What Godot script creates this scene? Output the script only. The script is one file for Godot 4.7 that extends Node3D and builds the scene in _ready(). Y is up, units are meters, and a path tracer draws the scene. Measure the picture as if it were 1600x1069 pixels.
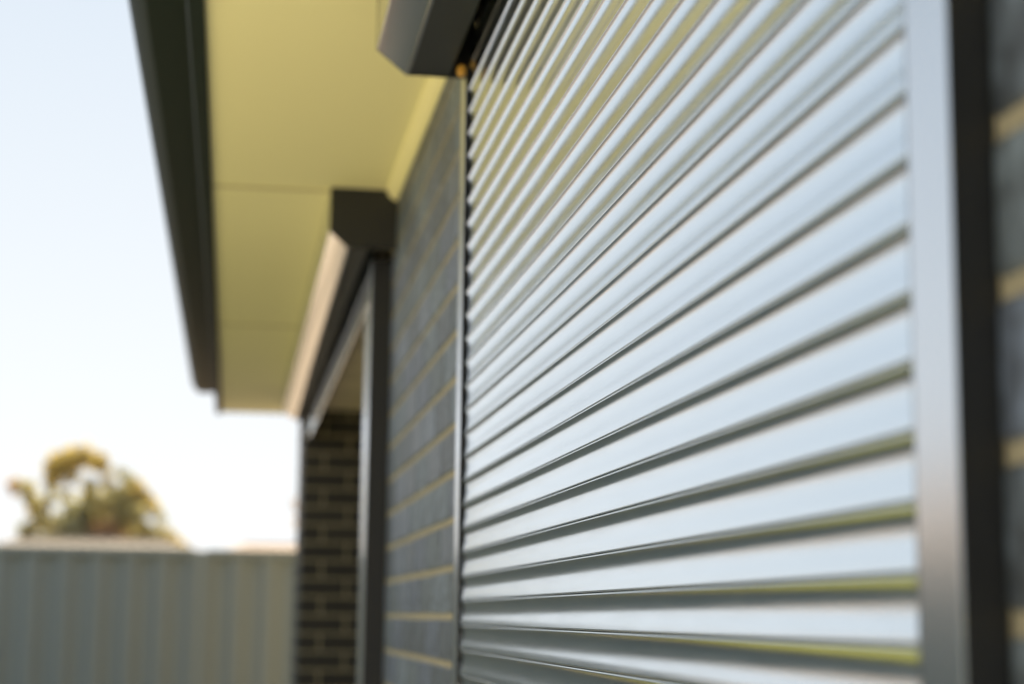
extends Node3D

const EYE := 1.46            # camera height; the house drawing below is measured from the eye line
const COURSE := 0.086        # brick course
const FACE := 0.390          # outer face of the brickwork
const SLAT := 0.0394         # slat pitch
var rng := RandomNumberGenerator.new()
var taken := {}
var M := {}

# ---------------------------------------------------------------- helpers
func lin(r: float, g: float, b: float) -> Color:
	return Color(r, g, b).linear_to_srgb()

func noise_tex(freq: float, lo: float, hi: float, sd: int, size := 256, normal := false, bump := 2.0) -> NoiseTexture2D:
	var n := FastNoiseLite.new()
	n.noise_type = FastNoiseLite.TYPE_SIMPLEX_SMOOTH
	n.seed = sd
	n.frequency = freq
	n.fractal_octaves = 4
	var t := NoiseTexture2D.new()
	t.width = size
	t.height = size
	t.seamless = true
	t.noise = n
	if normal:
		t.as_normal_map = true
		t.bump_strength = bump
	else:
		var g := Gradient.new()
		g.set_color(0, Color(lo, lo, lo))
		g.set_color(1, Color(hi, hi, hi))
		t.color_ramp = g
	return t

func mat(called: String, c: Color, rough: float, metal := 0.0, tex: Texture2D = null, scale := 1.0, bumps: Texture2D = null, bump_scale := 0.3) -> StandardMaterial3D:
	var m := StandardMaterial3D.new()
	m.resource_name = called
	m.albedo_color = c
	m.roughness = rough
	m.metallic = metal
	if tex or bumps:
		m.uv1_triplanar = true
		m.uv1_world_triplanar = true
		m.uv1_scale = Vector3.ONE * scale
	if tex:
		m.albedo_texture = tex
	if bumps:
		m.normal_enabled = true
		m.normal_texture = bumps
		m.normal_scale = bump_scale
	M[called] = m
	return m

func numbered(called: String) -> String:
	if not taken.has(called):
		taken[called] = 0
		return called
	taken[called] += 1
	return "%s_%03d" % [called, taken[called]]

func tag(o: Node3D, label: String, category: String, group := "", kind := "") -> Node3D:
	if label: o.set_meta("label", label)
	if category: o.set_meta("category", category)
	if group: o.set_meta("group", group)
	if kind: o.set_meta("kind", kind)
	return o

func thing(called: String, label: String, category: String, at := Vector3.ZERO, group := "") -> Node3D:
	var o := Node3D.new()
	o.name = numbered(called)
	add_child(o)
	o.position = at
	tag(o, label, category, group)
	return o

func part(called: String, mesh: Mesh, m: Material, parent: Node3D, at := Vector3.ZERO) -> MeshInstance3D:
	var o := MeshInstance3D.new()
	o.name = called
	o.mesh = mesh
	o.material_override = m
	o.position = at
	parent.add_child(o, true)
	return o

func struct(called: String, mesh: Mesh, m: Material, at := Vector3.ZERO) -> MeshInstance3D:
	var o := part(called, mesh, m, self, at)
	o.set_meta("kind", "structure")
	return o

func begin() -> SurfaceTool:
	var st := SurfaceTool.new()
	st.begin(Mesh.PRIMITIVE_TRIANGLES)
	return st

func vert(st: SurfaceTool, p: Vector3, n: Vector3) -> void:
	st.set_normal(n)
	st.set_uv(Vector2(p.x + p.z, p.y))
	st.add_vertex(p)

func tri(st: SurfaceTool, a: Vector3, b: Vector3, c: Vector3, na: Vector3, nb: Vector3, nc: Vector3) -> void:
	if (b - a).cross(c - a).dot(na + nb + nc) > 0.0:
		vert(st, a, na); vert(st, c, nc); vert(st, b, nb)
	else:
		vert(st, a, na); vert(st, b, nb); vert(st, c, nc)

func quad(st: SurfaceTool, a: Vector3, b: Vector3, c: Vector3, d: Vector3, n: Vector3) -> void:
	tri(st, a, b, c, n, n, n)
	tri(st, a, c, d, n, n, n)

func face(st: SurfaceTool, a: Vector3, b: Vector3, c: Vector3, d: Vector3, out: Vector3) -> void:
	var n := (b - a).cross(c - a).normalized()
	quad(st, a, b, c, d, n if n.dot(out) > 0 else -n)

func add_box(st: SurfaceTool, lo: Vector3, hi: Vector3, bevel := 0.0) -> void:
	var c := (lo + hi) * 0.5
	var h := (hi - lo) * 0.5
	var b := minf(bevel, minf(h.x, minf(h.y, h.z)) * 0.6)
	var p := func(s: Vector3, axis: int) -> Vector3:
		var q := Vector3(s.x * (h.x - b), s.y * (h.y - b), s.z * (h.z - b))
		q[axis] = s[axis] * h[axis]
		return c + q
	for axis in 3:
		var u := (axis + 1) % 3
		var v := (axis + 2) % 3
		for s in [-1.0, 1.0]:
			var k := []
			for e in [[-1, -1], [1, -1], [1, 1], [-1, 1]]:
				var sg := Vector3.ZERO
				sg[axis] = s; sg[u] = e[0]; sg[v] = e[1]
				k.append(p.call(sg, axis))
			var n := Vector3.ZERO
			n[axis] = s
			quad(st, k[0], k[1], k[2], k[3], n)
	if b <= 0.0: return
	for axis in 3:          # bevels run along this axis
		var u := (axis + 1) % 3
		var v := (axis + 2) % 3
		for su in [-1.0, 1.0]:
			for sv in [-1.0, 1.0]:
				var s0 := Vector3.ZERO
				s0[axis] = -1; s0[u] = su; s0[v] = sv
				var s1 := s0
				s1[axis] = 1
				var n := Vector3.ZERO
				n[u] = su; n[v] = sv
				quad(st, p.call(s0, u), p.call(s1, u), p.call(s1, v), p.call(s0, v), n.normalized())
	for sx in [-1.0, 1.0]:
		for sy in [-1.0, 1.0]:
			for sz in [-1.0, 1.0]:
				var s := Vector3(sx, sy, sz)
				var n := s.normalized()
				tri(st, p.call(s, 0), p.call(s, 1), p.call(s, 2), n, n, n)

func box(lo: Vector3, hi: Vector3, bevel := 0.0) -> ArrayMesh:
	var st := begin()
	add_box(st, lo, hi, bevel)
	return st.commit()

# a closed outline in the plane (u, v), swept along w from t0 to t1; soft corners are shaded smooth
func add_sweep(st: SurfaceTool, pts: Array, t0: float, t1: float, u := Vector3.RIGHT, v := Vector3.UP, w := Vector3.BACK, soft := 40.0, caps := true) -> void:
	var n := pts.size()
	var area := 0.0
	for i in n:
		var a: Vector2 = pts[i]
		var b: Vector2 = pts[(i + 1) % n]
		area += a.x * b.y - b.x * a.y
	var nrm := []
	for i in n:
		var d: Vector2 = pts[(i + 1) % n] - pts[i]
		var e := Vector2(d.y, -d.x).normalized()
		nrm.append(e if area > 0 else -e)
	var lim := cos(deg_to_rad(soft))
	for i in n:
		var j := (i + 1) % n
		var e: Vector2 = nrm[i]
		var before: Vector2 = nrm[(i + n - 1) % n]
		var after: Vector2 = nrm[j]
		var na2 := (e + before).normalized() if e.dot(before) > lim else e
		var nb2 := (e + after).normalized() if e.dot(after) > lim else e
		var pa: Vector2 = pts[i]
		var pb: Vector2 = pts[j]
		var a := u * pa.x + v * pa.y
		var b := u * pb.x + v * pb.y
		var na := u * na2.x + v * na2.y
		var nb := u * nb2.x + v * nb2.y
		tri(st, a + w * t0, b + w * t0, b + w * t1, na, nb, nb)
		tri(st, a + w * t0, b + w * t1, a + w * t1, na, nb, na)
	if caps:
		var flat := PackedVector2Array(pts)
		var ix := Geometry2D.triangulate_polygon(flat)
		for k in range(0, ix.size(), 3):
			for end in [[t0, -1.0], [t1, 1.0]]:
				var q := []
				for m in 3:
					q.append(u * flat[ix[k + m]].x + v * flat[ix[k + m]].y + w * end[0])
				var cn: Vector3 = w * end[1] * (1.0 if t1 > t0 else -1.0)
				tri(st, q[0], q[1], q[2], cn, cn, cn)

func sweep(pts: Array, t0: float, t1: float, u := Vector3.RIGHT, v := Vector3.UP, w := Vector3.BACK, soft := 40.0, caps := true) -> ArrayMesh:
	var st := begin()
	add_sweep(st, pts, t0, t1, u, v, w, soft, caps)
	return st.commit()

# a bent sheet of given thickness along an open line (for folded metal)
func folded(line: Array, thick: float, radius := 0.003) -> Array:
	var r := [line[0]]
	for i in range(1, line.size() - 1):
		var p: Vector2 = line[i]
		var a: Vector2 = (line[i - 1] - p).normalized() * radius
		var b: Vector2 = (line[i + 1] - p).normalized() * radius
		for k in 4:
			var t := k / 3.0
			r.append((p + a) * (1 - t) * (1 - t) + p * 2 * t * (1 - t) + (p + b) * t * t)
	r.append(line[-1])
	var back := []
	for i in r.size():
		var d: Vector2 = (r[mini(i + 1, r.size() - 1)] - r[maxi(i - 1, 0)]).normalized()
		back.append(r[i] + Vector2(-d.y, d.x) * thick)
	back.reverse()
	return r + back

func add_tube(st: SurfaceTool, a: Vector3, b: Vector3, ra: float, rb: float, sides := 8) -> void:
	var w := (b - a).normalized()
	var u := w.cross(Vector3.RIGHT if absf(w.x) < 0.8 else Vector3.UP).normalized()
	var v := w.cross(u)
	for i in sides:
		var p := TAU * i / sides
		var q := TAU * (i + 1) / sides
		var np := u * cos(p) + v * sin(p)
		var nq := u * cos(q) + v * sin(q)
		tri(st, a + np * ra, a + nq * ra, b + nq * rb, np, nq, nq)
		tri(st, a + np * ra, b + nq * rb, b + np * rb, np, nq, np)
	for i in sides:
		var p := TAU * i / sides
		var q := TAU * (i + 1) / sides
		tri(st, a, a + (u * cos(p) + v * sin(p)) * ra, a + (u * cos(q) + v * sin(q)) * ra, -w, -w, -w)
		tri(st, b, b + (u * cos(p) + v * sin(p)) * rb, b + (u * cos(q) + v * sin(q)) * rb, w, w, w)

# ---------------------------------------------------------------- brickwork
# courses of bricks on a wall: along = direction the courses run, out = direction the wall faces
func lay(parent: Node3D, start: Vector3, along: Vector3, out: Vector3, length: float, k0: int, k1: int, shift := 0.0, loose := true, tone := "brick") -> void:
	var st := begin()
	var any := false
	for k in range(k0, k1):
		var y0 := EYE + k * COURSE + 0.005
		if y0 < 0.0: continue
		var u := -0.24 + fposmod(shift + (0.12 if posmod(k, 2) == 1 else 0.0), 0.24)
		while u < length:
			var a := maxf(u + 0.005, 0.0)
			var b := minf(u + 0.235, length)
			u += 0.24
			if b - a < 0.02: continue
			var proud := rng.randf_range(-0.0007, 0.0009)
			var mid := start + along * ((a + b) * 0.5) + Vector3.UP * (y0 + 0.038) + out * (proud - 0.025)
			var h := along.abs() * ((b - a) * 0.5) + Vector3.UP * rng.randf_range(0.0372, 0.0383) + out.abs() * 0.025
			if loose:
				var key := "brick%.3f%s" % [b - a, str(along.abs())]
				if not M.has(key): M[key] = box(-h, h, 0.0035)
				part("brick", M[key], M["%s%d" % [tone, rng.randi_range(0, 5)]], parent, mid)
			else:
				add_box(st, mid - h, mid + h, 0.0035)
				any = true
	if any:
		var o := part("brickwork", st.commit(), M[tone + "2"], parent)
		o.set_meta("kind", "stuff")

# ---------------------------------------------------------------- roller shutter
func slat_outline() -> Array:
	# (share of the pitch from the top, tilt in degrees: below 0 faces the ground)
	var key := [[0.075, -28.0], [0.12, -24.5], [0.20, -16.0], [0.27, -10.0], [0.35, -3.6], [0.43, -1.0], [0.52, 2.8], [0.65, 6.6], [0.73, 8.3], [0.79, 6.8], [0.87, 5.0], [0.965, 4.6]]
	var o := 0.0
	var s := 0.075
	var pts := []
	var prev := 0
	# bead at the top: a small round nose, then the cove and the belly
	var r := 0.0018
	var front := []
	var n := 34
	for i in n + 1:
		var t: float = lerpf(0.075, 0.965, float(i) / n)
		while prev < key.size() - 2 and t > key[prev + 1][0]: prev += 1
		var f: float = clampf((t - key[prev][0]) / (key[prev + 1][0] - key[prev][0]), 0, 1)
		var tilt: float = lerpf(key[prev][1], key[prev + 1][1], f)
		if i > 0: o += tan(deg_to_rad(tilt)) * (t - s) * SLAT
		s = t
		front.append(Vector2(-o, -t * SLAT))
	# nose: circle tangent to the first front segment (normal tilted 30 degrees down)
	var c: Vector2 = front[0] + Vector2(cos(deg_to_rad(30.0)), sin(deg_to_rad(30.0))) * r
	pts.append(Vector2(0.008, c.y + r))
	for i in 11:
		var a := deg_to_rad(lerpf(90.0, 210.0 - 4.0, i / 10.0))
		pts.append(c + Vector2(cos(a), sin(a)) * r)
	pts.append_array(front)
	var last: Vector2 = front[-1]
	pts.append(last + Vector2(0.0002, -0.0004))
	pts.append(last + Vector2(0.0007, -0.0007))
	pts.append(Vector2(0.008, last.y - 0.0007))
	return pts

func shutter(o: Node3D, zn: float, zf: float, top: float, count: int, guide_low: float, housing_top: float, front: float, low: float, gw: float, over := 0.004, off := 0.0) -> void:
	# zn / zf: near and far ends of the curtain, top: upper lip of the first slat, low: underside of the housing (all from the eye line)
	var sh := sweep(slat_outline(), zf, zn, Vector3.RIGHT, Vector3.UP, Vector3.BACK, 50.0)
	for i in count:
		var p := part("slat", sh, M.slat, o, Vector3(0.3702 - off + rng.randf_range(-0.00012, 0.00012), EYE + top - i * SLAT, 0))
		# the curtain bows a little in its guides: the lower slats lean out at the foot, the upper ones in
		var y := top - i * SLAT
		var lean := 0.0 if off > 0.0 else (lerpf(0.0, 4.2, clampf((0.20 - y) / 0.26, 0.0, 1.0)) if y < 0.20 else -lerpf(0.0, 4.2, clampf((y - 0.20) / 0.42, 0.0, 1.0)))
		p.rotation = Vector3(rng.randf_range(-0.00006, 0.00006), 0.0, -deg_to_rad(lean + rng.randf_range(-0.12, 0.12)))
	var end := top - count * SLAT
	part("bottom_bar", box(Vector3(0.368 - off, EYE + end - 0.045, zf), Vector3(0.381 - off, EYE + end - 0.0015, zn), 0.003), M.slat, o)
	for side in [[zn, 1.0], [zf, -1.0]]:
		var z: float = side[0]
		var s: float = side[1]
		if s < 0.0 and off > 0.0: continue      # the far end of the raised curtain runs in a chase of the pier
		var za := z - s * 0.004
		var zb := z + s * gw
		var g := part("guide_channel", box(Vector3(0.366 - off, EYE + guide_low, minf(za, zb)), Vector3(0.3678 - off, EYE + low, maxf(za, zb)), 0.0008), M.guide, o)
		part("guide_body", box(Vector3(0.3682 - off, EYE + guide_low, minf(z + s * 0.012, zb - s * 0.0004)), Vector3(FACE + 0.001, EYE + low, maxf(z + s * 0.012, zb - s * 0.0004))), M.charcoal, o)
		part("weather_seal", box(Vector3(0.3664 - off, EYE + guide_low + 0.001, minf(za - s * 0.0022, za - s * 0.0002)), Vector3(0.3702 - off, EYE + low - 0.001, maxf(za - s * 0.0022, za - s * 0.0002))), M.seal, o)
	# housing: folded sheet, open along the mouth above the curtain
	var hz0 := zf - (gw if off == 0.0 else -0.03) - 0.004
	var cw := 0.0505 if off == 0.0 else 0.046
	var hz1 := zn + gw + over
	var back := FACE + 0.0005
	var line := [Vector2(back, EYE + housing_top), Vector2(front, EYE + housing_top), Vector2(front, EYE + low + 0.0425), Vector2(front + cw, EYE + low), Vector2(front + cw + 0.0055, EYE + low)]
	part("bottom_flap", sweep(folded([Vector2(front + cw + 0.003, EYE + low + 0.0008), Vector2(0.345 - off, EYE + low + 0.0008), Vector2(0.3475 - off, EYE + low + 0.011)], 0.0014, 0.003), hz0 + 0.0005, hz1 - 0.0005, Vector3.RIGHT, Vector3.UP, Vector3.BACK, 45.0), M.charcoal, o)
	part("housing", sweep(folded(line, -0.0016, 0.002), hz0, hz1, Vector3.RIGHT, Vector3.UP, Vector3.BACK, 45.0), M.housing, o)
	var cap := [Vector2(back, EYE + housing_top + 0.002), Vector2(front - 0.002, EYE + housing_top + 0.002), Vector2(front - 0.002, EYE + low + 0.042), Vector2(front + cw, EYE + low - 0.001), Vector2(back, EYE + low - 0.002)]
	part("end_cap", sweep(cap, hz1 - 0.0002, hz1 + 0.004), M.charcoal, o)
	part("end_cap", sweep(cap, hz0 - 0.004, hz0 + 0.0002), M.charcoal, o)
	var st := begin()
	add_tube(st, Vector3(front + 0.085, EYE + (housing_top + low) * 0.5 + 0.01, hz0 + 0.01), Vector3(front + 0.085, EYE + (housing_top + low) * 0.5 + 0.01, hz1 - 0.01), 0.052, 0.052, 20)
	part("curtain_roll", st.commit(), M.charcoal, o)

# ---------------------------------------------------------------- far things
func hip_roof(w: float, d: float, rise: float, ridge: float, courses: int) -> ArrayMesh:
	# rows of tiles from the eaves to a ridge of the given length; every row is a step
	var st := begin()
	var hw := w * 0.5
	var hd := d * 0.5
	for i in courses:
		var t0 := float(i) / courses
		var t1 := float(i + 1) / courses
		var r0 := Vector2(lerpf(hw, ridge * 0.5, t0), hd * (1 - t0))
		var r1 := Vector2(lerpf(hw, ridge * 0.5, t1), hd * (1 - t1))
		var y0 := rise * t0
		var y1 := rise * t1
		var step := 0.05
		var c := [[-1, -1], [1, -1], [1, 1], [-1, 1]]
		for k in 4:
			var a: Array = c[k]
			var b: Array = c[(k + 1) % 4]
			var out := Vector3(a[0] + b[0], 1.5, a[1] + b[1])
			var l0 := Vector3(a[0] * r0.x, y0 + step, a[1] * r0.y)
			var l1 := Vector3(b[0] * r0.x, y0 + step, b[1] * r0.y)
			var u0 := Vector3(a[0] * r1.x, y1, a[1] * r1.y)
			var u1 := Vector3(b[0] * r1.x, y1, b[1] * r1.y)
			face(st, l0, l1, u1, u0, out)
			face(st, l0, l1, l1 - Vector3(0, step, 0), l0 - Vector3(0, step, 0), Vector3(a[0] + b[0], 0, a[1] + b[1]))
	face(st, Vector3(-hw, 0, -hd), Vector3(hw, 0, -hd), Vector3(hw, 0, hd), Vector3(-hw, 0, hd), Vector3.DOWN)
	return st.commit()

func house(label: String, at: Vector3, w: float, d: float, eave: float, rise: float, ridge: float, wall: Material, roof: Material, courses: int) -> void:
	var o := thing("neighbour_house", label, "house", at, "houses beyond the back fence")
	part("wall", box(Vector3(-w * 0.5 + 0.4, -0.05, -d * 0.5 + 0.4), Vector3(w * 0.5 - 0.4, eave, d * 0.5 - 0.4)), wall, o)
	part("roof", hip_roof(w, d, rise, ridge, courses), roof, o, Vector3(0, eave + 0.002, 0))
	part("ridge_cap", box(Vector3(-ridge * 0.5 - 0.1, -0.02, -0.12), Vector3(ridge * 0.5 + 0.1, 0.09, 0.12), 0.03), roof, o, Vector3(0, eave + rise, 0))
	for s in [-1, 1]:
		part("gutter", box(Vector3(-w * 0.5 - 0.05, -0.1, -0.06), Vector3(w * 0.5 + 0.05, 0.03, 0.06), 0.02), M.charcoal, o, Vector3(0, eave, s * (d * 0.5 + 0.07)))
	for x in [-0.28, 0.22]:
		var f := part("window", box(Vector3(-0.8, 0, -0.06), Vector3(0.8, 1.2, 0.03), 0.01), M.charcoal, o, Vector3(x * w, 0.95, d * 0.5 - 0.4))
		for k in [-1, 1]:
			part("pane", box(Vector3(k * 0.38 - 0.33, 0.07, 0.031), Vector3(k * 0.38 + 0.33, 1.13, 0.036)), M.pane, f)

func tree(called: String, label: String, base: Vector3, clumps: Array, limbs: Array, leaf: float, dense: float, kind := "tree") -> void:
	# clumps: [offset, radius, colour]; limbs: [from, to, radius, radius]
	var o := thing(called, label, kind, base)
	var tr := begin()
	for l in limbs:
		add_tube(tr, l[0], l[1], l[2], l[3], 7)
	part("trunk", tr.commit(), M.bark, o)
	var st := begin()
	for c in clumps:
		var at: Vector3 = c[0]
		var r: float = c[1]
		var n := int(dense * r * r)
		for i in n:
			var v := Vector3(rng.randfn(), rng.randfn() * 0.85, rng.randfn()).normalized() * r * pow(rng.randf(), 0.45)
			var p := at + v
			var up := Vector3(rng.randfn(), rng.randfn() - 0.4, rng.randfn()).normalized()
			var side := up.cross(Vector3(rng.randfn(), rng.randfn(), rng.randfn())).normalized()
			var nn := up.cross(side)
			var z := leaf * rng.randf_range(0.6, 1.3)
			var col: Color = c[2]
			col = col * rng.randf_range(0.7, 1.3)
			st.set_color(Color(col.r, col.g, col.b))
			tri(st, p, p + up * z + side * z * 0.35, p + up * z * 2, nn, nn, nn)
			st.set_color(Color(col.r, col.g, col.b))
			tri(st, p, p + up * z - side * z * 0.35, p + up * z * 2, nn, nn, nn)
	var cr := part("crown", st.commit(), M.leaf, o)
	cr.set_meta("kind", "stuff")

# a point seen in the photograph's frame, as a place at a known depth z (used once, to lay out the far tree)
func far(u: float, v: float, z: float) -> Vector3:
	var d := Basis(Vector3(0.987577, 0.011377, 0.156721), Vector3(-0.03543, 0.987813, 0.151556), Vector3(-0.153087, -0.155226, 0.975945)) * Vector3(u - 800.0, 534.5 - v, -2740.0)
	return d * (z / d.z) + Vector3(0, EYE, 0)

# ----------------------------------------------------------------
func _ready() -> void:
	rng.seed = 7
	# camera
	var cam := Camera3D.new()
	cam.name = "camera"
	cam.transform = Transform3D(Basis(Vector3(0.987577, 0.011377, 0.156721), Vector3(-0.03543, 0.987813, 0.151556), Vector3(-0.153087, -0.155226, 0.975945)), Vector3(0, EYE, 0))
	cam.fov = 22.074
	cam.near = 0.02
	cam.far = 600.0
	var lens := CameraAttributesPhysical.new()
	lens.frustum_focal_length = 61.515
	lens.frustum_focus_distance = 1.86
	lens.frustum_near = 0.02
	lens.frustum_far = 600.0
	lens.exposure_aperture = 3.5
	cam.attributes = lens
	add_child(cam)
	cam.current = true
	# sky, sun, exposure
	var env := Environment.new()
	env.background_mode = Environment.BG_SKY
	var sky := Sky.new()
	var sm := ProceduralSkyMaterial.new()
	sm.sky_top_color = lin(0.36, 0.51, 0.70)
	sm.sky_horizon_color = lin(0.95, 0.96, 0.955)
	sm.sky_curve = 0.40
	sm.ground_bottom_color = lin(0.25, 0.22, 0.18)
	sm.ground_horizon_color = lin(0.7, 0.68, 0.62)
	sm.ground_curve = 0.05
	sky.sky_material = sm
	env.sky = sky
	env.background_energy_multiplier = 0.335
	env.tonemap_mode = Environment.TONE_MAPPER_LINEAR
	env.tonemap_exposure = 3.4
	env.sdfgi_enabled = true
	env.ssao_enabled = true
	env.ssil_enabled = true
	var we := WorldEnvironment.new()
	we.name = "world_environment"
	we.environment = env
	add_child(we)
	var sun := DirectionalLight3D.new()
	sun.name = "sun"
	sun.light_energy = 1.6
	sun.light_color = Color(1.0, 0.93, 0.82)
	sun.light_angular_distance = 0.5
	sun.shadow_enabled = true
	sun.sky_mode = DirectionalLight3D.SKY_MODE_LIGHT_ONLY
	add_child(sun)
	sun.look_at_from_position(Vector3.ZERO, -Vector3(0.05, 0.68, -0.73), Vector3.UP)

	materials()
	ground()
	house_shell()
	shutters()
	fences()
	neighbours()

func materials() -> void:
	var speck := noise_tex(0.06, 0.72, 1.0, 11)
	var soft := noise_tex(0.012, 0.86, 1.0, 12)
	var grit := noise_tex(0.09, 0.0, 1.0, 13, 256, true, 3.0)
	var mottle := noise_tex(0.022, 0.45, 1.0, 41)
	for i in 6:
		var t: float = [0.74, 0.92, 1.05, 1.2, 1.4, 0.98][i]
		var b: float = [1.16, 1.2, 1.1, 1.24, 1.15, 1.3][i]
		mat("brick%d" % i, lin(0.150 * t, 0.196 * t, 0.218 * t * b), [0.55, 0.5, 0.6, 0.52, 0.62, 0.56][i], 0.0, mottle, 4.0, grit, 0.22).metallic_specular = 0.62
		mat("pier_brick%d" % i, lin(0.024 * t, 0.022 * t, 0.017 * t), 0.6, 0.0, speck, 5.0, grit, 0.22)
	mat("mortar", lin(0.43, 0.385, 0.26), 0.95, 0.0, speck, 4.0, grit, 0.5)
	var sl := mat("slat", lin(0.635, 0.71, 0.765), 0.21, 1.0)
	sl.uv1_triplanar = true
	sl.uv1_world_triplanar = true
	sl.uv1_scale = Vector3(3.0, 9.0, 0.8)
	sl.roughness_texture = noise_tex(0.03, 0.72, 1.0, 31)
	mat("guide", lin(0.60, 0.64, 0.68), 0.22, 1.0)
	mat("housing", lin(0.60, 0.61, 0.60), 0.17, 1.0)
	mat("charcoal", lin(0.0095, 0.0115, 0.0145), 0.45)
	mat("seal", lin(0.008, 0.008, 0.009), 0.8)
	mat("inlet", lin(0.50, 0.27, 0.035), 0.5)
	mat("soffit", lin(0.87, 0.83, 0.48), 0.6)
	mat("gutter", lin(0.010, 0.018, 0.015), 0.6).metallic_specular = 0.25
	mat("joiner", lin(0.55, 0.50, 0.28), 0.6)
	mat("render", lin(0.86, 0.74, 0.54), 0.8, 0.0, soft, 0.7)
	mat("concrete", lin(0.34, 0.32, 0.27), 0.9, 0.0, speck, 0.9, grit, 0.3)
	mat("paving", lin(0.72, 0.67, 0.50), 0.9, 0.0, speck, 0.9, grit, 0.3)
	mat("roof_dark", lin(0.06, 0.06, 0.062), 0.7)
	mat("fence", lin(0.25, 0.275, 0.275), 0.8).metallic_specular = 0.2
	mat("lawn", lin(0.12, 0.155, 0.022), 0.9, 0.0, noise_tex(0.03, 0.7, 1.0, 21), 0.8)
	mat("dirt", lin(0.44, 0.34, 0.24), 0.95, 0.0, noise_tex(0.02, 0.75, 1.0, 22), 0.15)
	mat("tiles_cream", lin(0.24, 0.20, 0.15), 0.75, 0.0, soft, 0.2)
	mat("tiles_pink", lin(0.50, 0.36, 0.25), 0.75, 0.0, soft, 0.2)
	mat("tiles_brown", lin(0.40, 0.27, 0.18), 0.75, 0.0, soft, 0.2)
	mat("brick_peach", lin(0.55, 0.38, 0.26), 0.85, 0.0, soft, 0.5)
	mat("brick_sand", lin(0.55, 0.46, 0.33), 0.85, 0.0, soft, 0.5)
	mat("pane", lin(0.03, 0.035, 0.04), 0.08)
	mat("bark", lin(0.16, 0.12, 0.09), 0.9)
	var lf := mat("leaf", Color.WHITE, 0.6)
	lf.vertex_color_use_as_albedo = true
	lf.backlight_enabled = true
	lf.backlight = Color(1.0, 0.95, 0.7)
	var gr := mat("blades", lin(0.13, 0.165, 0.02), 0.7)
	gr.backlight_enabled = true
	gr.backlight = Color(0.7, 0.7, 0.4)

func ground() -> void:
	struct("ground", box(Vector3(-260, -0.3, -330), Vector3(260, 0.0, 120)), M.dirt)
	struct("lawn", box(Vector3(-7.0, -0.2, -10.46), Vector3(-0.62, 0.006, -4.04)), M.lawn)
	var paving := struct("path", box(Vector3(-0.61, -0.2, -10.4), Vector3(0.35, -0.002, 8.0)), M.mortar)
	var patio := struct("patio", box(Vector3(-7.0, -0.2, -4.03), Vector3(-0.62, -0.002, 8.0)), M.mortar)
	for i in 9:
		for k in 5:
			part("slab", box(Vector3(-1.905 - k * 1.28 + 0.01, -0.1, -4.025 + i * 1.28), Vector3(-0.625 - k * 1.28, 0.03, -4.025 + i * 1.28 + 1.27), 0.006), M.paving, patio)
	var z := 7.9
	while z > -10.3:     # slabs of the concrete path along the wall
		var lo := maxf(z - 1.19, -10.4)
		part("slab", box(Vector3(-0.605, -0.1, lo), Vector3(0.345, 0.03, z), 0.006), M.concrete, paving)
		z -= 1.2
	var blade := begin()
	for i in 9:
		var a := TAU * i / 9.0 + 0.3
		var p := Vector3(cos(a * 3.1) * 0.012, 0, sin(a * 2.3) * 0.012)
		var tip := p + Vector3(cos(a) * 0.018, 0.032 + 0.008 * sin(a * 5.0), sin(a) * 0.018)
		var w := Vector3(-sin(a), 0, cos(a)) * 0.0022
		var n := Vector3(cos(a), 0.6, sin(a)).normalized()
		tri(blade, p - w, p + w, tip, n, n, n)
	var mm := MultiMesh.new()
	mm.transform_format = MultiMesh.TRANSFORM_3D
	mm.mesh = blade.commit()
	mm.instance_count = 60000
	for i in mm.instance_count:
		var q := Vector3(rng.randf_range(-5.5, -0.63), 0.004, rng.randf_range(-10.4, -4.1))
		mm.set_instance_transform(i, Transform3D(Basis(Vector3.UP, rng.randf() * TAU).scaled(Vector3.ONE * rng.randf_range(0.7, 1.25)), q))
	var g := MultiMeshInstance3D.new()
	g.name = "grass"
	g.multimesh = mm
	g.material_override = M.blades
	add_child(g)
	tag(g, "short yellow-green lawn grass between the concrete path and the fence", "grass", "", "stuff")

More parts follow.
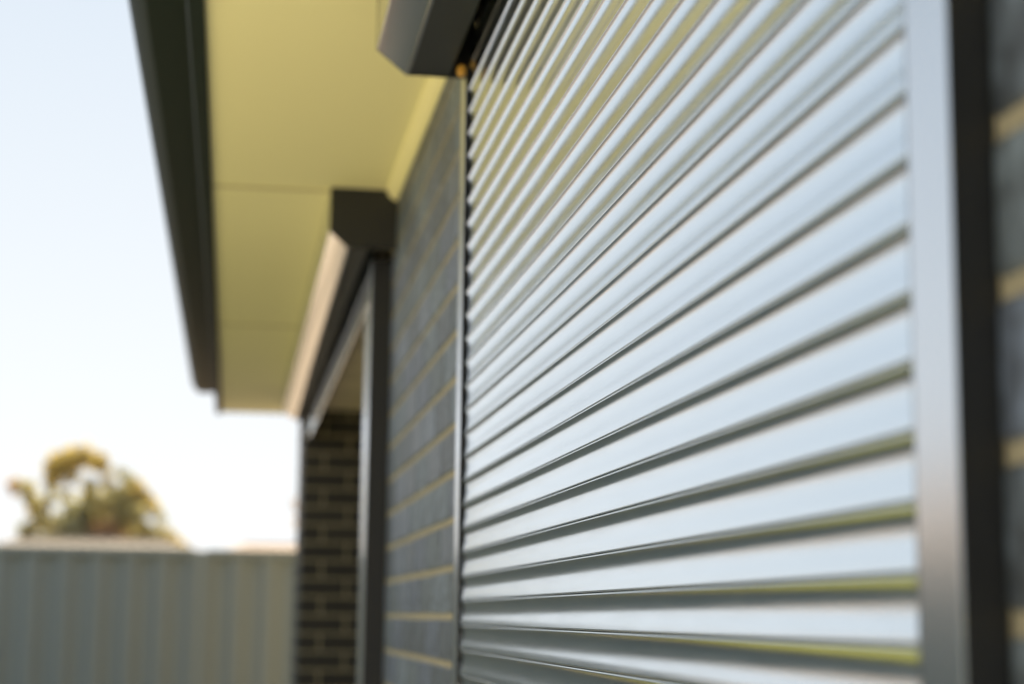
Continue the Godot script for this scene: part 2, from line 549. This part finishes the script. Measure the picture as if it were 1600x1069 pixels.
func house_shell() -> void:
	var h := thing("brick_house", "dark brick house with cream eaves, charcoal gutter and a porch opening", "house")
	var deep := 0.62
	var up := EYE + 1.13
	# walls: the mortar bed stands just behind the faces of the bricks
	var wall := part("brick_wall", box(Vector3(FACE + 0.0028, 0, -0.853), Vector3(deep, up, 4.0)), M.mortar, h)
	lay(wall, Vector3(FACE, 0, -0.852), Vector3.BACK, Vector3.LEFT, 0.6, -6, 13, 0.10)
	lay(wall, Vector3(FACE, 0, -0.252), Vector3.BACK, Vector3.LEFT, 4.2, -17, 13, 0.01, false)
	lay(wall, Vector3(FACE, 0, -0.852), Vector3.BACK, Vector3.LEFT, 0.6, -17, -6, 0.10, false)
	wall = part("brick_wall", box(Vector3(FACE + 0.0028, 0, -4.56), Vector3(deep, up, -2.925)), M.mortar, h)
	lay(wall, Vector3(FACE, 0, -2.93), Vector3.FORWARD, Vector3.LEFT, 1.62, -5, 13, 0.05)
	lay(wall, Vector3(FACE, 0, -2.93), Vector3.FORWARD, Vector3.LEFT, 1.62, -17, -5, 0.05, false)
	# behind the closed shutter: window head, sill wall and glass
	part("window_wall", box(Vector3(FACE + 0.004, 0, -2.925), Vector3(deep, EYE - 0.66, -0.853)), M.mortar, h)
	part("lintel", box(Vector3(FACE + 0.0042, EYE + 0.90, -2.925), Vector3(deep, up, -0.853)), M.charcoal, h)
	part("window", box(Vector3(0.46, EYE - 0.66, -2.925), Vector3(0.60, EYE + 0.90, -0.853)), M.charcoal, h)
	# porch: jamb, beam, return wall, back wall, ceiling and floor
	part("porch_jamb", box(Vector3(FACE + 0.003, 0, -4.752), Vector3(3.0, up, -4.56)), M.mortar, h)
	part("opening_frame", box(Vector3(0.341, 0.03, -4.80), Vector3(FACE + 0.002, EYE + 0.93, -4.632), 0.002), M.guide, h)
	part("porch_beam", box(Vector3(FACE + 0.003, EYE + 0.985, -8.50), Vector3(deep, up, -4.752)), M.render, h)
	var pier := FACE - 0.068
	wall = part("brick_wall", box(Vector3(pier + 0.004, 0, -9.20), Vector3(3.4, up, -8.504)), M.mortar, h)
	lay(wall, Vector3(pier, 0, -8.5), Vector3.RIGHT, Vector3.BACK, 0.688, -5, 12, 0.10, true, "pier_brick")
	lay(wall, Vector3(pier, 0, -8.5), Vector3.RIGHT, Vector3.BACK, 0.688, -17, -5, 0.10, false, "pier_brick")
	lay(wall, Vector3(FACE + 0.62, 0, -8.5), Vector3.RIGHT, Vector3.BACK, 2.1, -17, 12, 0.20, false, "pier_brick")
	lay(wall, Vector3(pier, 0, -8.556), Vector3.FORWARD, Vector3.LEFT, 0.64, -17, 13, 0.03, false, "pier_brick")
	part("porch_wall", box(Vector3(3.0, 0, -8.504), Vector3(3.4, up, -4.56)), M.render, h)
	part("porch_ceiling", box(Vector3(0.40, EYE + 1.0, -8.499), Vector3(3.0, EYE + 1.03, -4.752)), M.render, h)
	part("porch_floor", box(Vector3(0.36, -0.1, -8.5), Vector3(3.0, 0.03, -4.752), 0.004), M.concrete, h)
	part("rear_wall", box(Vector3(9.0, 0, -9.2), Vector3(9.25, up, 4.0)), M.mortar, h)
	part("gable_wall", box(Vector3(3.4, 0, -9.2), Vector3(9.0, up, -9.0)), M.mortar, h)
	part("gable_wall", box(Vector3(deep, 0, 3.8), Vector3(9.0, up, 4.0)), M.mortar, h)
	# eaves: sheets of soffit lining with a joint between them, moulding, fascia, gutter, roof
	var joints := [4.4, 2.16, -0.05, -2.26, -4.463, -6.67, -9.63]
	for i in joints.size() - 1:
		part("soffit_sheet", box(Vector3(-0.086, EYE + 1.09, joints[i + 1] + 0.0018), Vector3(0.60, EYE + 1.096, joints[i] - 0.0018), 0.001), M.soffit, h)
		if i > 0:
			part("joint_strip", box(Vector3(-0.084, EYE + 1.0872, joints[i] - 0.011), Vector3(0.389, EYE + 1.0955, joints[i] + 0.011), 0.001), M.joiner, h)
	part("soffit_backing", box(Vector3(-0.086, EYE + 1.0975, -9.62), Vector3(0.60, EYE + 1.11, 4.39)), M.roof_dark, h)
	for seg in [[4.0, -2.925], [-2.925, -4.418]]:
		part("soffit_moulding", sweep([Vector2(FACE - 0.002, EYE + 1.0895), Vector2(FACE - 0.030, EYE + 1.0895), Vector2(FACE - 0.026, EYE + 1.076), Vector2(FACE - 0.010, EYE + 1.062), Vector2(FACE - 0.002, EYE + 1.060)], seg[1], seg[0], Vector3.RIGHT, Vector3.UP, Vector3.BACK, 40.0), M.soffit, h)
	part("fascia", sweep([Vector2(-0.0865, EYE + 1.076), Vector2(-0.0865, EYE + 1.30), Vector2(-0.118, EYE + 1.30), Vector2(-0.118, EYE + 1.082), Vector2(-0.113, EYE + 1.076)], -9.63, 4.4), M.gutter, h)
	part("barge_board", box(Vector3(-0.118, EYE + 1.0905, -9.66), Vector3(0.9, EYE + 1.30, -9.632), 0.003), M.gutter, h)
	var g := [Vector2(-0.1195, EYE + 1.145), Vector2(-0.1195, EYE + 1.255), Vector2(-0.126, EYE + 1.255), Vector2(-0.126, EYE + 1.152), Vector2(-0.196, EYE + 1.148), Vector2(-0.222, EYE + 1.170), Vector2(-0.236, EYE + 1.205), Vector2(-0.238, EYE + 1.240), Vector2(-0.226, EYE + 1.240), Vector2(-0.226, EYE + 1.247), Vector2(-0.246, EYE + 1.247), Vector2(-0.244, EYE + 1.203), Vector2(-0.228, EYE + 1.165), Vector2(-0.199, EYE + 1.141)]
	part("gutter", sweep(g, -9.25, 4.4), M.gutter, h)
	part("gutter_cap", sweep([Vector2(-0.1195, EYE + 1.145), Vector2(-0.1195, EYE + 1.25), Vector2(-0.244, EYE + 1.246), Vector2(-0.242, EYE + 1.203), Vector2(-0.226, EYE + 1.166), Vector2(-0.199, EYE + 1.143)], -9.255, -9.2502), M.gutter, h)
	part("roof", sweep([Vector2(-0.20, EYE + 1.27), Vector2(4.6, EYE + 3.10), Vector2(9.5, EYE + 1.25), Vector2(9.5, EYE + 1.19), Vector2(4.6, EYE + 3.03), Vector2(-0.112, EYE + 1.23)], -9.7, 4.5), M.roof_dark, h)
	part("gable", sweep([Vector2(0.2, EYE + 1.14), Vector2(4.6, EYE + 3.02), Vector2(9.2, EYE + 1.14)], -9.2, -9.1), M.mortar, h)
	part("gable", sweep([Vector2(0.2, EYE + 1.14), Vector2(4.6, EYE + 3.02), Vector2(9.2, EYE + 1.14)], 3.9, 4.0), M.mortar, h)

func shutters() -> void:
	var o := thing("roller_shutter", "closed silver roller shutter of many slats over the near window", "shutter", Vector3.ZERO, "roller shutters on the house wall")
	shutter(o, -0.905, -2.884, 0.0255 + 24 * SLAT + 0.0008, 40, -0.66, 1.087, 0.2185, 0.934, 0.053)
	part("guide_inlet", box(Vector3(0.352, EYE + 0.918, -2.894), Vector3(0.3655, EYE + 0.936, -2.872), 0.004), M.inlet, o)
	o = thing("roller_shutter", "raised roller shutter with its housing above the porch opening", "shutter", Vector3.ZERO, "roller shutters on the house wall")
	shutter(o, -4.61, -8.51, 0.957 + 2 * SLAT, 4, -1.43, 1.089, 0.2185, 0.933, 0.06, 0.125, 0.030)

func fences() -> void:
	var pitch := 0.184
	for f in [["grey ribbed metal fence across the back of the lawn", Vector3(-7.0, 0, -10.5), Vector3.RIGHT, Vector3.BACK, 6], ["grey ribbed metal fence along the left side of the lawn", Vector3(-7.05, 0, 8.0), Vector3.FORWARD, Vector3.RIGHT, 8]]:
		var o := thing("metal_fence", f[0], "fence", f[1], "boundary fences of the yard")
		var along: Vector3 = f[2]
		var out: Vector3 = f[3]
		var ln := []
		for i in 5:      # four ribs to a sheet
			var x := i * pitch
			ln.append_array([Vector2(x - 0.052, 0.0), Vector2(x - 0.030, 0.026), Vector2(x + 0.030, 0.026), Vector2(x + 0.052, 0.0)])
		ln = [Vector2(-0.004, 0.026)] + ln.slice(2, ln.size() - 2) + [Vector2(pitch * 4 + 0.004, 0.028)]
		var sheet := begin()
		add_sweep(sheet, folded(ln, 0.002, 0.006), 0.06, 1.80, along, out, Vector3.UP, 35.0)
		var sheet_mesh := sheet.commit()
		var post := begin()
		add_sweep(post, [Vector2(-0.04, -0.03), Vector2(0.04, -0.03), Vector2(0.04, 0.034), Vector2(-0.04, 0.034)], -0.1, 1.82, along, out, Vector3.UP)
		var post_mesh := post.commit()
		var rail := begin()
		add_sweep(rail, folded([Vector2(-0.02, -0.045), Vector2(-0.026, 0.0), Vector2(0.040, 0.0), Vector2(0.034, -0.045)], 0.002, 0.004), 0.041, pitch * 12 + 0.023, out, Vector3.UP, along)
		var rail_mesh := rail.commit()
		var step := pitch * 12 + 0.064
		for k in f[4]:
			var at: Vector3 = along * (k * step)
			part("post", post_mesh, M.fence, o, at)
			for s in 3:
				part("sheet", sheet_mesh, M.fence, o, at + along * (0.032 + pitch * 4 * s))
			part("top_rail", rail_mesh, M.fence, o, at + Vector3.UP * 1.83)
			part("bottom_rail", rail_mesh, M.fence, o, at + Vector3.UP * 0.10)
		part("post", post_mesh, M.fence, o, along * (f[4] * step))

func neighbours() -> void:
	house("low house with cream tiled hip roof in front of the golden tree", Vector3(-4.55, 0, -60), 9.4, 8.0, 3.05, 0.80, 4.7, M.brick_sand, M.tiles_cream, 9)
	house("house with pink tiled roof beside the porch wall", Vector3(4.2, 0, -74), 13.0, 9.0, 3.3, 1.0, 7.5, M.brick_peach, M.tiles_pink, 9)
	house("sand brick house with brown roof left of the golden tree", Vector3(-20.0, 0, -52), 14.0, 10.0, 2.5, 1.9, 6.0, M.brick_sand, M.tiles_brown, 12)
	house("peach brick house with pink roof, leftmost beyond the fence", Vector3(-14.5, 0, -29), 14.0, 9.0, 2.4, 1.5, 6.0, M.brick_peach, M.tiles_pink, 12)
	var gold := Color(0.47, 0.41, 0.18)
	var olive := Color(0.42, 0.41, 0.24)
	var green := Color(0.33, 0.35, 0.26)
	var rust := Color(0.40, 0.31, 0.25)
	var z := -80.0
	var base := far(140, 960, z)
	base.y = 0.0
	var px := 80.0 / 2740.0
	var spots := [[92, 728, 16, gold], [110, 717, 14, gold], [130, 713, 14, gold], [150, 721, 12, gold], [163, 727, 7, gold], [86, 743, 10, gold],
		[25, 757, 8, rust], [42, 760, 8, olive], [46, 778, 8, olive], [56, 795, 9, gold], [62, 815, 10, olive], [42, 829, 10, green], [76, 838, 10, green],
		[78, 762, 5, green], [76, 781, 6, green], [118, 802, 15, green], [142, 781, 13, olive], [146, 818, 20, green], [112, 832, 18, green], [163, 789, 15, olive], [185, 783, 14, olive], [205, 776, 13, gold],
		[190, 740, 5, green], [202, 752, 7, green], [214, 764, 9, gold], [226, 776, 9, gold], [236, 790, 8, gold], [246, 801, 5, green], [253, 815, 4, green], [226, 835, 12, olive], [252, 838, 9, gold], [272, 847, 8, gold], [262, 836, 8, olive], [284, 853, 6, gold], [234, 845, 10, olive],
		[215, 800, 10, olive], [188, 768, 9, olive], [100, 772, 6, olive], [140, 758, 7, olive], [166, 752, 6, gold], [176, 770, 8, olive], [62, 790, 7, olive], [88, 815, 9, green], [240, 832, 10, olive], [225, 815, 5, olive], [115, 745, 6, gold], [174, 832, 18, rust], [196, 812, 13, olive], [204, 836, 13, green], [150, 843, 18, rust]]
	var clumps := []
	for s in spots:
		clumps.append([far(s[0], s[1], z + rng.randf_range(-1.2, 1.2)) - base, s[2] * px * 1.3, s[3]])
	var at := func(u: float, v: float) -> Vector3: return far(u, v, z) - base
	var fork: Vector3 = at.call(135, 868)
	var limbs := [[Vector3.ZERO, fork, 0.34, 0.24], [fork, at.call(75, 815), 0.16, 0.1], [at.call(75, 815), at.call(76, 765), 0.1, 0.07], [at.call(76, 765), at.call(100, 728), 0.07, 0.03], [at.call(75, 815), at.call(45, 775), 0.07, 0.04], [at.call(45, 775), at.call(22, 757), 0.04, 0.02],
		[fork, at.call(160, 800), 0.17, 0.1], [at.call(160, 800), at.call(195, 770), 0.09, 0.04], [fork, at.call(225, 835), 0.14, 0.08], [at.call(225, 835), at.call(250, 810), 0.06, 0.04], [at.call(250, 810), at.call(232, 782), 0.05, 0.04], [at.call(232, 782), at.call(190, 738), 0.04, 0.02], [at.call(190, 738), at.call(160, 724), 0.03, 0.02]]
	tree("gum_tree", "tree with golden and olive crown rising over the cream roof", base, clumps, limbs, 0.17, 1500.0)
	var b2 := far(472, 960, -66.0)
	b2.y = 0.0
	var c2 := []
	for s in [[466, 786, 9], [478, 792, 14], [490, 780, 16], [476, 815, 14], [494, 810, 16]]:
		c2.append([far(s[0], s[1], -66.0 + rng.randf_range(-0.5, 0.5)) - b2, s[2] * 66.0 / 2740.0, rust])
	tree("plum_tree", "small reddish tree half hidden behind the porch wall", b2, c2, [[Vector3.ZERO, Vector3(0, 4.0, 0), 0.14, 0.08], [Vector3(0, 4.0, 0), Vector3(0.3, 5.0, 0), 0.07, 0.03]], 0.14, 700.0)
	for q in [["round olive shrub behind the fence, nearest to the house", Vector3(-1.95, 0, -14.6), 0.95, olive], ["green shrub behind the fence, the tallest of the hedge plants", Vector3(-2.9, 0, -16.4), 1.05, green], ["small reddish shrub behind the fence and left of the tallest one", Vector3(-3.9, 0, -15.2), 0.7, rust], ["wide green shrub behind the fence, leftmost of the hedge plants", Vector3(-5.6, 0, -17.5), 0.9, green]]:
		var c3 := []
		for k in 7:
			c3.append([Vector3(cos(k * 2.4) * q[2] * 0.6, q[2] * (0.7 + 0.12 * (k % 3)), sin(k * 2.4) * q[2] * 0.6), q[2] * 0.55, q[3]])
		tree("garden_shrub", q[0], q[1], c3, [[Vector3.ZERO, Vector3(0, q[2], 0), 0.04, 0.02], [Vector3(0, q[2] * 0.3, 0), Vector3(q[2] * 0.4, q[2], 0.1), 0.025, 0.01]], 0.08, 900.0, "shrub")
